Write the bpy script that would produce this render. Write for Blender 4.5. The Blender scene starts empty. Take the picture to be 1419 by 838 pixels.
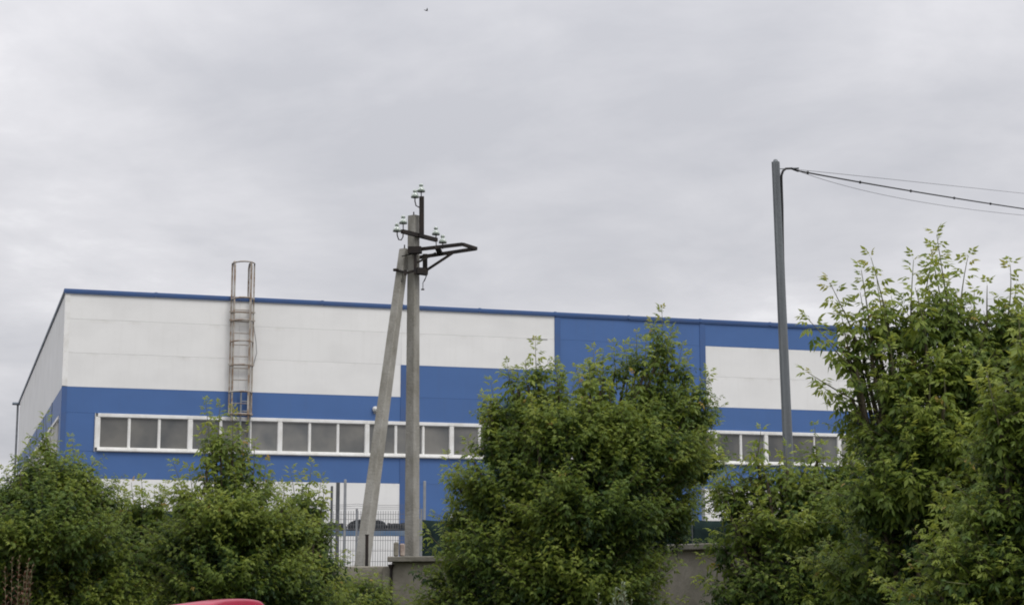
import bpy, bmesh, math, random
import numpy as np
from mathutils import Vector, Matrix
random.seed(7); RS = np.random.RandomState(11)
S = bpy.context.scene; COL = S.collection; PI = math.pi; R = math.radians

# ------------------------------------------------------------------ camera
CAMH = 1.7; FPX = 2431.8; PITCH = R(8.94)
cam_d = bpy.data.cameras.new('camera'); cam = bpy.data.objects.new('camera', cam_d); COL.objects.link(cam)
cam.location = (0, 0, CAMH); cam.rotation_euler = (PI/2 + PITCH, 0, 0)
cam_d.sensor_width = 36; cam_d.lens = 36*FPX/1419; cam_d.clip_end = 3000; cam_d.clip_start = .05
S.camera = cam

# ------------------------------------------------------------------ world: overcast sky
SUN_EL, SUN_AZ = R(57), R(140)          # azimuth clockwise from +Y: behind and to the right of the camera
W = bpy.data.worlds.new('World'); S.world = W; W.use_nodes = True
nt = W.node_tree; N = nt.nodes; L = nt.links; N.clear()
def nd(t, **k):
    n = N.new(t)
    for a, b in k.items(): setattr(n, a, b)
    return n
def wmath(op, a, b=None, c=None, clamp=False):
    n = nd('ShaderNodeMath', operation=op, use_clamp=clamp)
    for i, v in enumerate((a, b, c)):
        if v is None: continue
        if isinstance(v, (int, float)): n.inputs[i].default_value = v
        else: L.new(v, n.inputs[i])
    return n.outputs[0]
sky = nd('ShaderNodeTexSky', sky_type='NISHITA', sun_disc=False); sky.sun_elevation = SUN_EL; sky.sun_rotation = SUN_AZ
sky.air_density = 1.0; sky.dust_density = 2.0
tc = nd('ShaderNodeTexCoord'); sep = nd('ShaderNodeSeparateXYZ'); L.new(tc.outputs['Generated'], sep.inputs[0])
zz = wmath('MAXIMUM', sep.outputs[2], 0.0)
den = wmath('ADD', zz, 0.16)
cmb = nd('ShaderNodeCombineXYZ')
L.new(wmath('DIVIDE', sep.outputs[0], den), cmb.inputs[0]); L.new(wmath('DIVIDE', sep.outputs[1], den), cmb.inputs[1])
def wnoise(scale, detail, rough, dist, off):
    mp = nd('ShaderNodeMapping'); L.new(cmb.outputs[0], mp.inputs[0]); mp.inputs['Location'].default_value = off
    mp.inputs['Rotation'].default_value = (0, 0, R(12)); mp.inputs['Scale'].default_value = (1.1, 1.0, 1)
    n = nd('ShaderNodeTexNoise'); L.new(mp.outputs[0], n.inputs['Vector'])
    n.inputs['Scale'].default_value = scale; n.inputs['Detail'].default_value = detail
    n.inputs['Roughness'].default_value = rough; n.inputs['Distortion'].default_value = dist
    return n.outputs['Fac']
n1 = wnoise(0.9, 7, .55, .25, (3.1, 1.7, 0)); n2 = wnoise(2.7, 8, .58, .3, (8.3, 4.1, 2))
mixn = wmath('ADD', wmath('MULTIPLY', n1, .70), wmath('MULTIPLY', n2, .30))
ramp = nd('ShaderNodeValToRGB'); L.new(mixn, ramp.inputs[0])
cr = ramp.color_ramp; cr.elements[0].position = .375; cr.elements[0].color = (.55, .555, .595, 1)
cr.elements[1].position = .615; cr.elements[1].color = (.87, .865, .89, 1)
e = cr.elements.new(.47); e.color = (.64, .64, .675, 1)
e = cr.elements.new(.55); e.color = (.735, .73, .762, 1)
# overcast luminance climbs steadily from the horizon to the zenith
grad = wmath('MULTIPLY_ADD', wmath('MULTIPLY', zz, zz), 1.15, wmath('MULTIPLY_ADD', zz, .32, .90))
vm = nd('ShaderNodeVectorMath', operation='SCALE'); L.new(ramp.outputs[0], vm.inputs[0]); L.new(grad, vm.inputs['Scale'])
bg1 = nd('ShaderNodeBackground'); L.new(sky.outputs[0], bg1.inputs[0]); bg1.inputs[1].default_value = .1
bg2 = nd('ShaderNodeBackground'); L.new(vm.outputs[0], bg2.inputs[0]); bg2.inputs[1].default_value = 1.05
mxs = nd('ShaderNodeMixShader'); mxs.inputs[0].default_value = .95
L.new(bg1.outputs[0], mxs.inputs[1]); L.new(bg2.outputs[0], mxs.inputs[2])
wo = nd('ShaderNodeOutputWorld'); L.new(mxs.outputs[0], wo.inputs[0])

sd = bpy.data.lights.new('sun', 'SUN'); sun = bpy.data.objects.new('sun', sd); COL.objects.link(sun)
sd.energy = 1.65; sd.angle = R(25); sd.color = (1, .965, .91)
sdir = Vector((math.sin(SUN_AZ)*math.cos(SUN_EL), math.cos(SUN_AZ)*math.cos(SUN_EL), math.sin(SUN_EL)))
sun.rotation_euler = (-sdir).to_track_quat('-Z', 'Y').to_euler()
S.view_settings.view_transform = 'Standard'; S.view_settings.look = 'None'
S.view_settings.exposure = 0.0; S.view_settings.gamma = 1; S.view_settings.use_curve_mapping = False
S.render.engine = 'CYCLES'
try: S.cycles.filter_width = 1.9; S.cycles.max_bounces = 8
except Exception: pass

# ------------------------------------------------------------------ helpers
def at(px, py, Y):
    """point at distance Y in front of the viewpoint (measuring aid for placing things)"""
    x = (px-709.5)/FPX; y = -(py-419)/FPX
    d = Vector((x, math.cos(PITCH)-y*math.sin(PITCH), math.sin(PITCH)+y*math.cos(PITCH)))
    d *= Y/d.y
    return Vector((d.x, d.y, d.z+CAMH))
def mat(name, color, rough=.7, metal=0., spec=.3, noise=None, bump=0., bscale=20., extra=None, c2=None, nscale=3., stretch=(1,1,1), lo=.35, hi=.65):
    m = bpy.data.materials.new(name); m.use_nodes = True
    t = m.node_tree; b = t.nodes['Principled BSDF']
    b.inputs['Base Color'].default_value = (*color, 1); b.inputs['Roughness'].default_value = rough
    b.inputs['Metallic'].default_value = metal; b.inputs['Specular IOR Level'].default_value = spec
    if c2 is not None:
        co = t.nodes.new('ShaderNodeTexCoord'); mp = t.nodes.new('ShaderNodeMapping'); mp.inputs['Scale'].default_value = stretch
        t.links.new(co.outputs['Object'], mp.inputs[0])
        n = t.nodes.new('ShaderNodeTexNoise'); n.inputs['Scale'].default_value = nscale; n.inputs['Detail'].default_value = 6; n.inputs['Roughness'].default_value = .6
        t.links.new(mp.outputs[0], n.inputs['Vector'])
        r = t.nodes.new('ShaderNodeValToRGB'); r.color_ramp.elements[0].position = lo; r.color_ramp.elements[1].position = hi
        r.color_ramp.elements[0].color = (*c2, 1); r.color_ramp.elements[1].color = (*color, 1)
        t.links.new(n.outputs['Fac'], r.inputs[0]); t.links.new(r.outputs[0], b.inputs['Base Color'])
    if bump:
        co = t.nodes.new('ShaderNodeTexCoord'); n = t.nodes.new('ShaderNodeTexNoise'); n.inputs['Scale'].default_value = bscale; n.inputs['Detail'].default_value = 8
        t.links.new(co.outputs['Object'], n.inputs['Vector'])
        bp = t.nodes.new('ShaderNodeBump'); bp.inputs['Strength'].default_value = bump; bp.inputs['Distance'].default_value = .02
        t.links.new(n.outputs['Fac'], bp.inputs['Height']); t.links.new(bp.outputs[0], b.inputs['Normal'])
    return m
def obj(name, data, m=None, parent=None, loc=None, rot=None):
    o = bpy.data.objects.new(name, data); COL.objects.link(o)
    if m is not None and data is not None and hasattr(data, 'materials') and len(data.materials) == 0: data.materials.append(m)
    if parent is not None: o.parent = parent
    if loc is not None: o.location = loc
    if rot is not None: o.rotation_euler = rot
    return o
def thing(name, label, cat, loc=(0,0,0), rz=0, group=None):
    o = bpy.data.objects.new(name, None); COL.objects.link(o); o.location = loc; o.rotation_euler = (0,0,rz)
    o.empty_display_size = .2
    o['label'] = label; o['category'] = cat
    if group: o['group'] = group
    return o
class B:
    """collects simple shapes in one mesh"""
    def __init__(s): s.v = []; s.f = []; s.sm = []
    def add(s, vs, fs, smooth=False):
        k = len(s.v); s.v += [tuple(v) for v in vs]; s.f += [tuple(i+k for i in f) for f in fs]; s.sm += [smooth]*len(fs); return s
    def box(s, x0, x1, y0, y1, z0, z1, M=None, bev=0):
        bm = bmesh.new(); bmesh.ops.create_cube(bm, size=1)
        for v in bm.verts: v.co = Vector(((x0+x1)/2+v.co.x*(x1-x0), (y0+y1)/2+v.co.y*(y1-y0), (z0+z1)/2+v.co.z*(z1-z0)))
        if bev: bmesh.ops.bevel(bm, geom=bm.edges[:], offset=bev, segments=1, affect='EDGES')
        vs = [v.co.copy() for v in bm.verts]
        if M is not None: vs = [M @ v for v in vs]
        bm.verts.index_update()
        fs = [[v.index for v in f.verts] for f in bm.faces]; bm.free()
        return s.add(vs, fs)
    def bar(s, a, b, w, h=None, up=(0,0,1), w2=None, h2=None, bev=0):
        """rectangular bar from a to b, w wide across, h deep; may taper to w2, h2"""
        a = Vector(a); b = Vector(b); h = h or w; w2 = w2 or w; h2 = h2 or h
        d = (b-a).normalized(); u = Vector(up)
        if abs(d.dot(u)) > .98: u = Vector((0,1,0))
        x = d.cross(u).normalized(); y = x.cross(d).normalized()
        vs = []
        for p, ww, hh in ((a,w,h),(b,w2,h2)):
            c = bev
            pts = [(-ww/2+c,-hh/2),(ww/2-c,-hh/2),(ww/2,-hh/2+c),(ww/2,hh/2-c),(ww/2-c,hh/2),(-ww/2+c,hh/2),(-ww/2,hh/2-c),(-ww/2,-hh/2+c)] if bev else [(-ww/2,-hh/2),(ww/2,-hh/2),(ww/2,hh/2),(-ww/2,hh/2)]
            vs += [p+x*q[0]+y*q[1] for q in pts]
        n = len(vs)//2
        fs = [(i,(i+1)%n,n+(i+1)%n,n+i) for i in range(n)] + [tuple(range(n-1,-1,-1)), tuple(range(n,2*n))]
        return s.add(vs, fs)
    def tube(s, pts, r, n=8, r2=None, closed=False):
        pts = [Vector(p) for p in pts]; r2 = r if r2 is None else r2
        vs = []; m = len(pts); px = None
        for i, p in enumerate(pts):
            if closed: t = pts[(i+1)%m]-pts[i-1]
            else: t = pts[min(i+1,m-1)]-pts[max(i-1,0)]
            t.normalize()
            if px is None:
                px = t.orthogonal().normalized()
            px = (px - t*px.dot(t)).normalized(); py = t.cross(px)
            rr = r+(r2-r)*i/max(1,m-1)
            vs += [p+px*math.cos(2*PI*k/n)*rr+py*math.sin(2*PI*k/n)*rr for k in range(n)]
        fs = []
        for i in range(m if closed else m-1):
            j = (i+1)%m
            fs += [(i*n+k, i*n+(k+1)%n, j*n+(k+1)%n, j*n+k) for k in range(n)]
        s.add(vs, fs, True)
        if not closed: s.add([vs[k] for k in range(n)]+[vs[(m-1)*n+k] for k in range(n)], [tuple(range(n-1,-1,-1)), tuple(range(n,2*n))])
        return s
    def lathe(s, prof, n=16, M=None):
        vs = []
        for r, z in prof:
            for k in range(n):
                v = Vector((r*math.cos(2*PI*k/n), r*math.sin(2*PI*k/n), z)); vs.append(M @ v if M is not None else v)
        fs = [(i*n+k, i*n+(k+1)%n, (i+1)*n+(k+1)%n, (i+1)*n+k) for i in range(len(prof)-1) for k in range(n)]
        return s.add(vs, fs, True)
    def mesh(s, name):
        me = bpy.data.meshes.new(name); me.from_pydata(s.v, [], s.f); me.polygons.foreach_set('use_smooth', s.sm); me.update(); return me
    def obj(s, name, m, parent=None, loc=None, rot=None): return obj(name, s.mesh(name), m, parent, loc, rot)

# ------------------------------------------------------------------ materials
def panel_mat(name, base, dirt, rough, streak):
    """painted sheet panel: slight tint per panel, faint vertical rain streaks and blotchy grime"""
    m = bpy.data.materials.new(name); m.use_nodes = True; t = m.node_tree; nn = t.nodes; b = nn['Principled BSDF']
    b.inputs['Roughness'].default_value = rough; b.inputs['Specular IOR Level'].default_value = .5
    co = nn.new('ShaderNodeTexCoord'); oi = nn.new('ShaderNodeObjectInfo')
    addv = nn.new('ShaderNodeVectorMath'); addv.operation = 'ADD'
    t.links.new(co.outputs['Object'], addv.inputs[0])
    sc = nn.new('ShaderNodeVectorMath'); sc.operation = 'SCALE'; sc.inputs['Scale'].default_value = 37.0
    cb = nn.new('ShaderNodeCombineXYZ'); t.links.new(oi.outputs['Random'], cb.inputs[0]); t.links.new(oi.outputs['Random'], cb.inputs[2])
    t.links.new(cb.outputs[0], sc.inputs[0]); t.links.new(sc.outputs[0], addv.inputs[1])
    def noise(scl, stretch, lo, hi, det=5):
        mp = nn.new('ShaderNodeMapping'); mp.inputs['Scale'].default_value = stretch; t.links.new(addv.outputs[0], mp.inputs[0])
        n = nn.new('ShaderNodeTexNoise'); n.inputs['Scale'].default_value = scl; n.inputs['Detail'].default_value = det; t.links.new(mp.outputs[0], n.inputs['Vector'])
        r = nn.new('ShaderNodeMapRange'); r.inputs['From Min'].default_value = lo; r.inputs['From Max'].default_value = hi; t.links.new(n.outputs['Fac'], r.inputs[0]); return r.outputs[0]
    s1 = noise(1.2, (5,5,.35), .5, .8); s2 = noise(.55, (1,1,1.6), .42, .75); s3 = noise(9, (1,1,1), .62, .8, 3)
    def mx(fac, a, bcol, amt):
        k = nn.new('ShaderNodeMath'); k.operation = 'MULTIPLY'; k.inputs[1].default_value = amt; t.links.new(fac, k.inputs[0])
        q = nn.new('ShaderNodeMix'); q.data_type = 'RGBA'; t.links.new(k.outputs[0], q.inputs[0])
        if isinstance(a, tuple): q.inputs[6].default_value = (*a,1)
        else: t.links.new(a, q.inputs[6])
        q.inputs[7].default_value = (*bcol,1); return q.outputs[2]
    c = mx(s1, base, dirt, streak); c = mx(s2, c, tuple(x*.86 for x in base), .6); c = mx(s3, c, dirt, .22)
    # grime held along the upper joint and a few drips, broken up by noise
    sp = nn.new('ShaderNodeSeparateXYZ'); t.links.new(co.outputs['Object'], sp.inputs[0])
    e1_ = nn.new('ShaderNodeMapRange'); e1_.interpolation_type = 'SMOOTHSTEP'; e1_.inputs['From Min'].default_value = .40; e1_.inputs['From Max'].default_value = .60; t.links.new(sp.outputs[2], e1_.inputs[0])
    s4 = noise(1.3, (1.0,1,.25), .50, .72); mu = nn.new('ShaderNodeMath'); mu.operation = 'MULTIPLY'; t.links.new(e1_.outputs[0], mu.inputs[0]); t.links.new(s4, mu.inputs[1])
    c = mx(mu.outputs[0], c, dirt, .75)
    hv = nn.new('ShaderNodeHueSaturation'); mr = nn.new('ShaderNodeMapRange'); mr.inputs['To Min'].default_value = .98; mr.inputs['To Max'].default_value = 1.02
    t.links.new(oi.outputs['Random'], mr.inputs[0]); t.links.new(mr.outputs[0], hv.inputs['Value']); t.links.new(c, hv.inputs['Color'])
    t.links.new(hv.outputs[0], b.inputs['Base Color'])
    nb = nn.new('ShaderNodeTexNoise'); nb.inputs['Scale'].default_value = .9; t.links.new(addv.outputs[0], nb.inputs['Vector'])
    bp = nn.new('ShaderNodeBump'); bp.inputs['Strength'].default_value = .18; bp.inputs['Distance'].default_value = .05
    t.links.new(nb.outputs['Fac'], bp.inputs['Height']); t.links.new(bp.outputs[0], b.inputs['Normal'])
    return m
M_white = panel_mat('white_panel_paint', (.80,.80,.785), (.58,.57,.53), .55, .14)
M_blue = panel_mat('blue_panel_paint', (.058,.138,.345), (.065,.125,.27), .5, .3)
M_trim = mat('blue_trim_paint', (.052,.115,.285), .45, spec=.4, c2=(.06,.11,.25), nscale=2)
M_wtrim = mat('white_trim_paint', (.82,.82,.80), .5, c2=(.68,.67,.63), nscale=2.5, lo=.3, hi=.55)
M_seam = mat('grey_joint_filler', (.7,.7,.69), .9, c2=(.5,.5,.5))
M_blueseam = mat('blue_joint_filler', (.04,.08,.2), .9, c2=(.03,.06,.15))
M_roof = mat('roof_membrane', (.16,.16,.16), .9, c2=(.1,.1,.1))
M_conc = mat('pole_concrete', (.335,.325,.295), .92, bump=.7, bscale=30, c2=(.22,.21,.18), nscale=2.4, stretch=(1.6,1.6,.8), lo=.36, hi=.62)
M_wallc = mat('wall_concrete', (.27,.25,.21), .95, bump=.9, bscale=14, c2=(.15,.14,.11), nscale=1.4, lo=.36, hi=.62)
M_cap = mat('cap_concrete', (.23,.215,.185), .95, bump=.8, bscale=18, c2=(.13,.125,.10), nscale=2.5)
M_black = mat('weathered_black_steel', (.018,.017,.018), .75, spec=.25, c2=(.034,.026,.022), nscale=9)
M_rust = mat('rusty_ladder_steel', (.40,.38,.345), .8, c2=(.24,.175,.125), nscale=3.2, lo=.40, hi=.58, bump=.3)
M_galv = mat('galvanised_steel', (.33,.35,.36), .55, metal=.35, spec=.5, c2=(.24,.25,.265), nscale=5)
M_mast = mat('grey_mast_paint', (.17,.185,.195), .6, metal=.2, c2=(.125,.135,.145), nscale=2.2, stretch=(4,4,.5), bump=.2)
M_cable = mat('black_cable', (.03,.03,.033), .7, c2=(.05,.05,.05))
M_wire = mat('bare_wire', (.22,.22,.23), .6, metal=.3, c2=(.15,.15,.16))
M_net = mat('dark_green_shade_net', (.020,.035,.032), .95, spec=.1, bump=.7, bscale=9, c2=(.010,.019,.019), nscale=1.6)
M_bsteel = mat('blue_painted_steel', (.10,.18,.30), .55, c2=(.16,.22,.30), nscale=4)
M_tarp = mat('black_tarpaulin', (.02,.024,.028), .6, spec=.4, bump=.8, bscale=6, c2=(.035,.04,.045))
M_brick = mat('pale_brick', (.42,.36,.31), .9, bump=.5, c2=(.28,.22,.19), nscale=7)
M_bird = mat('dark_feathers', (.03,.028,.026), .8, c2=(.05,.045,.04))
M_bark = mat('grey_brown_bark', (.13,.105,.075), .9, bump=.9, bscale=25, c2=(.07,.058,.042), nscale=6, stretch=(3,3,.7))
M_twig = mat('green_twig_bark', (.15,.17,.075), .7, c2=(.11,.09,.055), nscale=5)
M_tyre = mat('tyre_rubber', (.02,.02,.02), .85, c2=(.03,.03,.03))
M_red = mat('crimson_car_paint', (.36,.014,.052), .35, spec=.5, c2=(.32,.012,.045)); M_red.node_tree.nodes['Principled BSDF'].inputs['Coat Weight'].default_value = .2
M_vanw = mat('white_van_paint', (.66,.68,.70), .35, spec=.5, c2=(.58,.6,.62))
M_vanb = mat('pale_blue_van_paint', (.42,.52,.62), .35, spec=.5, c2=(.36,.46,.56))
M_cglass = mat('dark_car_glass', (.012,.014,.016), .08, spec=.6, c2=(.016,.018,.02))
M_lampw = mat('white_lamp_housing', (.62,.62,.60), .5, c2=(.5,.5,.48))
M_lens = mat('red_lamp_lens', (.35,.01,.012), .2, spec=.6, c2=(.28,.01,.012))
def glass_mat():
    m = bpy.data.materials.new('dusty_grey_window_glass'); m.use_nodes = True; t = m.node_tree; nn = t.nodes; b = nn['Principled BSDF']
    b.inputs['Roughness'].default_value = .22; b.inputs['Specular IOR Level'].default_value = .5
    co = nn.new('ShaderNodeTexCoord'); oi = nn.new('ShaderNodeObjectInfo')
    cb = nn.new('ShaderNodeCombineXYZ'); ml = nn.new('ShaderNodeMath'); ml.operation = 'MULTIPLY'; ml.inputs[1].default_value = 50
    t.links.new(oi.outputs['Random'], ml.inputs[0]); t.links.new(ml.outputs[0], cb.inputs[0]); t.links.new(ml.outputs[0], cb.inputs[1])
    av = nn.new('ShaderNodeVectorMath'); av.operation = 'ADD'; t.links.new(co.outputs['Object'], av.inputs[0]); t.links.new(cb.outputs[0], av.inputs[1])
    n = nn.new('ShaderNodeTexNoise'); n.inputs['Scale'].default_value = .8; n.inputs['Detail'].default_value = 3; t.links.new(av.outputs[0], n.inputs['Vector'])
    r = nn.new('ShaderNodeValToRGB'); r.color_ramp.elements[0].position = .36; r.color_ramp.elements[0].color = (.105,.11,.112,1)
    r.color_ramp.elements[1].position = .66; r.color_ramp.elements[1].color = (.20,.195,.18,1); t.links.new(n.outputs['Fac'], r.inputs[0])
    hv = nn.new('ShaderNodeHueSaturation'); mr = nn.new('ShaderNodeMapRange'); mr.inputs['To Min'].default_value = .72; mr.inputs['To Max'].default_value = 1.28
    t.links.new(oi.outputs['Random'], mr.inputs[0]); t.links.new(mr.outputs[0], hv.inputs['Value']); t.links.new(r.outputs[0], hv.inputs['Color'])
    t.links.new(hv.outputs[0], b.inputs['Base Color']); return m
M_glass = glass_mat()
def insul_mat():
    m = bpy.data.materials.new('pale_green_insulator_glass'); m.use_nodes = True; t = m.node_tree; b = t.nodes['Principled BSDF']
    n = t.nodes.new('ShaderNodeTexNoise'); n.inputs['Scale'].default_value = 12
    r = t.nodes.new('ShaderNodeValToRGB'); r.color_ramp.elements[0].color = (.27,.33,.285,1); r.color_ramp.elements[1].color = (.42,.47,.425,1)
    t.links.new(n.outputs['Fac'], r.inputs[0]); t.links.new(r.outputs[0], b.inputs['Base Color'])
    b.inputs['Transmission Weight'].default_value = .2; b.inputs['Roughness'].default_value = .15; b.inputs['IOR'].default_value = 1.45; return m
M_ins = insul_mat()
def leaf_mat(name, cols, transl=.42):
    m = bpy.data.materials.new(name); m.use_nodes = True; t = m.node_tree; nn = t.nodes
    b = nn['Principled BSDF']; out = nn['Material Output']
    a = nn.new('ShaderNodeAttribute'); a.attribute_name = 'tint'
    r = nn.new('ShaderNodeValToRGB'); t.links.new(a.outputs['Fac'], r.inputs[0])
    cr = r.color_ramp; cr.elements[0].position = cols[0][0]; cr.elements[0].color = (*cols[0][1],1); cr.elements[1].position = cols[-1][0]; cr.elements[1].color = (*cols[-1][1],1)
    for p, c in cols[1:-1]: e = cr.elements.new(p); e.color = (*c,1)
    t.links.new(r.outputs[0], b.inputs['Base Color']); b.inputs['Roughness'].default_value = .5; b.inputs['Specular IOR Level'].default_value = .3
    tr = nn.new('ShaderNodeBsdfTranslucent'); hs = nn.new('ShaderNodeHueSaturation'); hs.inputs['Value'].default_value = 1.5; hs.inputs['Hue'].default_value = .475
    t.links.new(r.outputs[0], hs.inputs['Color']); t.links.new(hs.outputs[0], tr.inputs[0])
    mx = nn.new('ShaderNodeMixShader'); mx.inputs[0].default_value = transl
    t.links.new(b.outputs[0], mx.inputs[1]); t.links.new(tr.outputs[0], mx.inputs[2]); t.links.new(mx.outputs[0], out.inputs[0]); return m
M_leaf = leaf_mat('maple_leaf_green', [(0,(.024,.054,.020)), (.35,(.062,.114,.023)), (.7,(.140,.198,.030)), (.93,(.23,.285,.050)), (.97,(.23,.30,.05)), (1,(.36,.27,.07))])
M_weed = leaf_mat('silvery_weed_green', [(0,(.13,.17,.11)), (1,(.22,.27,.17))], .2)
M_brown = leaf_mat('dried_brown_weed', [(0,(.06,.03,.02)), (.6,(.14,.065,.035)), (1,(.20,.12,.06))], .2)

# ------------------------------------------------------------------ ground
YARD = 1.55                                                     # the yard behind the wall lies higher
P_WL = Vector((-40, 29.6)); P_WC = Vector((2.36, 27.55)); P_WR = Vector((8.6, 15.5))
M_grass = mat('rough_grass_ground', (.055,.07,.03), .95, bump=1, bscale=6, c2=(.10,.085,.055), nscale=.6)
M_yard = mat('yard_asphalt', (.07,.07,.068), .92, bump=.6, bscale=10, c2=(.045,.045,.045), nscale=.8)
def sheet(name, pts, z, m):
    o = obj(name, None); 
    me = bpy.data.meshes.new(name); me.from_pydata([(x,y,z) for x,y in pts], [], [tuple(range(len(pts)))]); me.update()
    COL.objects.unlink(o); bpy.data.objects.remove(o)
    o = obj(name, me, m); o['kind'] = 'structure'; return o
sheet('ground', [(-900,-900),(900,-900),(900,1500),(-900,1500)], 0, M_grass)
yb = B(); edge = [(-400,29.75),(-40,29.8),(-2.02,29.6),(2.36,27.66),(8.75,15.5),(400,15.5)]
for (xa,ya),(xb,yb_) in zip(edge[:-1], edge[1:]):
    yb.add([(xa,ya,YARD),(xb,yb_,YARD),(xb,900,YARD),(xa,900,YARD),(xa,ya,-.2),(xb,yb_,-.2)], [(0,1,2,3),(0,4,5,1)])
o = yb.obj('yard_ground', M_yard); o['kind'] = 'structure'
road = sheet('road', [(-200,-7),(200,-7),(200,14.2),(-200,14.2)], .004, M_yard)

# ------------------------------------------------------------------ warehouse
K = 1.105; A = R(17.674)
bld = thing('warehouse', 'long white and blue panel-clad warehouse with a ribbon of grey windows', 'warehouse', (-14.072*K, 55*K, YARD), A)
U = CAMH-YARD                                                   # from eye-relative heights to heights above the yard
zr = [9.93, 8.98, 7.79, 6.60, 5.70, 4.365, 3.43, 2.24, 1.05, -.14]
NB = 10; BAY = 6.0; G = .002; T = .10
_pm = {}
def panel_mesh(w, h):
    k = (round(w,3), round(h,3))
    if k not in _pm:
        b = B(); b.box(-w/2+G, w/2-G, 0, T, -h/2+G, h/2-G, bev=.003); _pm[k] = b.mesh('wall_panel')
    return _pm[k]
def wp(x0, x1, z0, z1, m, side=False):
    me = panel_mesh(x1-x0, z1-z0)
    if len(me.materials) == 0: me.materials.append(m)
    o = obj('wall_panel', me, None, bld)
    if side: o.location = (-.10, (x0+x1)/2, (z0+z1)/2+U); o.rotation_euler = (0,0,-PI/2)
    else: o.location = ((x0+x1)/2, -.10, (z0+z1)/2+U)
    o.material_slots[0].link = 'OBJECT'; o.material_slots[0].material = m
    return o
core = B(); core.box(.012, NB*BAY, .012, 41, 0, 9.9+U); core.obj('core_wall', M_seam, bld)
rf = B(); rf.box(.05, NB*BAY-.05, .05, 40.9, 9.9+U, 9.96+U); rf.obj('roof', M_roof, bld)
for k in range(NB):
    x0, x1 = k*BAY, (k+1)*BAY
    if k == 0: x0 = .0
    for r in range(len(zr)-1):
        if r == 4: continue                                     # the ribbon of windows
        zt, zb = zr[r], zr[r+1]
        if r <= 2:
            white = (k in (0,1)) or (k == 2 and r < 2) or (k == 4 and r > 0) or k >= 5
        elif r in (3,5): white = False
        else: white = k in (0,1,4,7,8)
        m = M_white if white else M_blue
        wp(x0, x1, zb, zt, m)
# vertical blue trims between bays, joints
for i, x in enumerate((12., 18., 24.)):
    top = {12.:7.79, 18.:9.93, 24.:9.93, 30.:9.0, 36.:6.6}[x]
    b = B(); w = .16 if x in (12.,18.) else .14
    dx = w if x in (12.,18.) else (0 if x == 24. else 0)
    z1 = top+U-.012
    b.box(x-.02+ (0), x+.22, -.122, -.1015, 5.72+U, z1, bev=.004)
    if x in (12.,): b.box(x-.02, x+.22, -.122, -.1015, U, 4.35+U, bev=.004)
    b.obj('trim_strip', M_trim, bld)
b = B(); b.box(-.118, .06, -.118, -.1015, 6.62+U, 9.9+U); b.box(-.118, -.1015, -.1015, .1, 6.62+U, 9.9+U); b.obj('corner_trim', M_wtrim, bld)
b = B(); b.box(-.118, .06, -.118, -.1015, U-1, 6.6+U); b.box(-.118, -.1015, -.1015, .1, U-1, 6.6+U); b.obj('corner_trim', M_trim, bld)
# parapet caps
for i in range(20):
    x0_, x1_ = i*3.0-(.17 if i == 0 else 0), i*3.0+3.0-.004; dz = random.uniform(-.006,.006); dy = random.uniform(-.006,.004)
    b = B(); b.box(x0_, x1_, -.17+dy, .25, 9.915+U+dz, 10.03+U+dz, bev=.01); b.box(x0_+.01, x1_-.01, -.155+dy, -.135+dy, 9.87+U+dz, 9.914+U+dz); b.obj('parapet_cap', M_trim, bld)
    if i: b = B(); b.box(x0_-.05, x0_+.05, -.182, .26, 9.905+U, 10.042+U, bev=.006); b.obj('cap_joint_cover', M_trim, bld)
M_capg = mat('grey_cap_paint', (.20,.24,.30), .5, c2=(.26,.29,.33))
b = B(); b.box(-.165, .25, .252, 41.3, 9.915+U, 10.02+U, bev=.01); b.obj('parapet_cap', M_capg, bld)
b = B(); b.box(-.50, .4, 40.6, 41.3, 9.80+U, 9.91+U, bev=.02); b.obj('gutter_end', M_capg, bld)
b = B(); b.tube([(-.20,40.9,9.8+U),(-.20,40.9,.1)], .06, 10); b.obj('downpipe', M_galv, bld)
# side wall panels: upright sheets above, blue below, ribbon of windows near the corner
sw = 1.5; ns = 27
for i in range(ns):
    y0, y1 = i*sw+.0, (i+1)*sw
    wp(y0, y1, 6.60, 9.93, M_white, True)
    wp(y0, y1, 5.70, 6.60, M_blue, True); wp(y0, y1, 3.43, 4.365, M_blue, True); wp(y0, y1, -.14, 3.43, M_white if i < 22 else M_blue, True)
for y in (6., 12., 18., 24., 30.):
    b = B(); b.box(-.125, -.102, y-.09, y+.09, 5.715+U, 6.59+U, bev=.004); b.obj('trim_strip', M_capg, bld)
# windows: units of three panes
WU = 3.2
fr_top = B(); 
def window_mesh_frame():
    b = B(); z0, z1 = 4.365+U, 5.70+U; w = WU
    b.box(0, w, -.135, .02, z1-.125, z1-.002, bev=.01); b.box(0, w, -.155, .02, z0+.002, z0+.14, bev=.01)
    b.box(0, w, -.20, -.156, z0+.03, z0+.075)                   # drip edge of the sill
    b.box(-.078, .078, -.128, .02, z0+.141, z1-.126, bev=.006)
    return b.mesh('window_frame')
FRM = window_mesh_frame(); FRM.materials.append(M_wtrim)
b = B(); b.box(-.036, .036, -.105, .02, 4.365+U+.141, 5.70+U-.126, bev=.006); MUL = b.mesh('mullion'); MUL.materials.append(M_wtrim)
PW = (WU-.156-.144)/3
b = B(); b.box(-PW/2+.001, PW/2-.001, -.052, -.035, 4.365+U+.12, 5.70+U-.10); PANE = b.mesh('pane'); PANE.materials.append(M_glass)
b = B()
for a_,c_ in ((-PW/2,-PW/2+.018),(PW/2-.018,PW/2)): b.box(a_+.001, c_-.001, -.075, -.054, 4.365+U+.142, 5.70+U-.127)
b.box(-PW/2+.019, PW/2-.019, -.075, -.054, 5.70+U-.147, 5.70+U-.127); b.box(-PW/2+.019, PW/2-.019, -.075, -.054, 4.365+U+.142, 4.365+U+.162)
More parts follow.
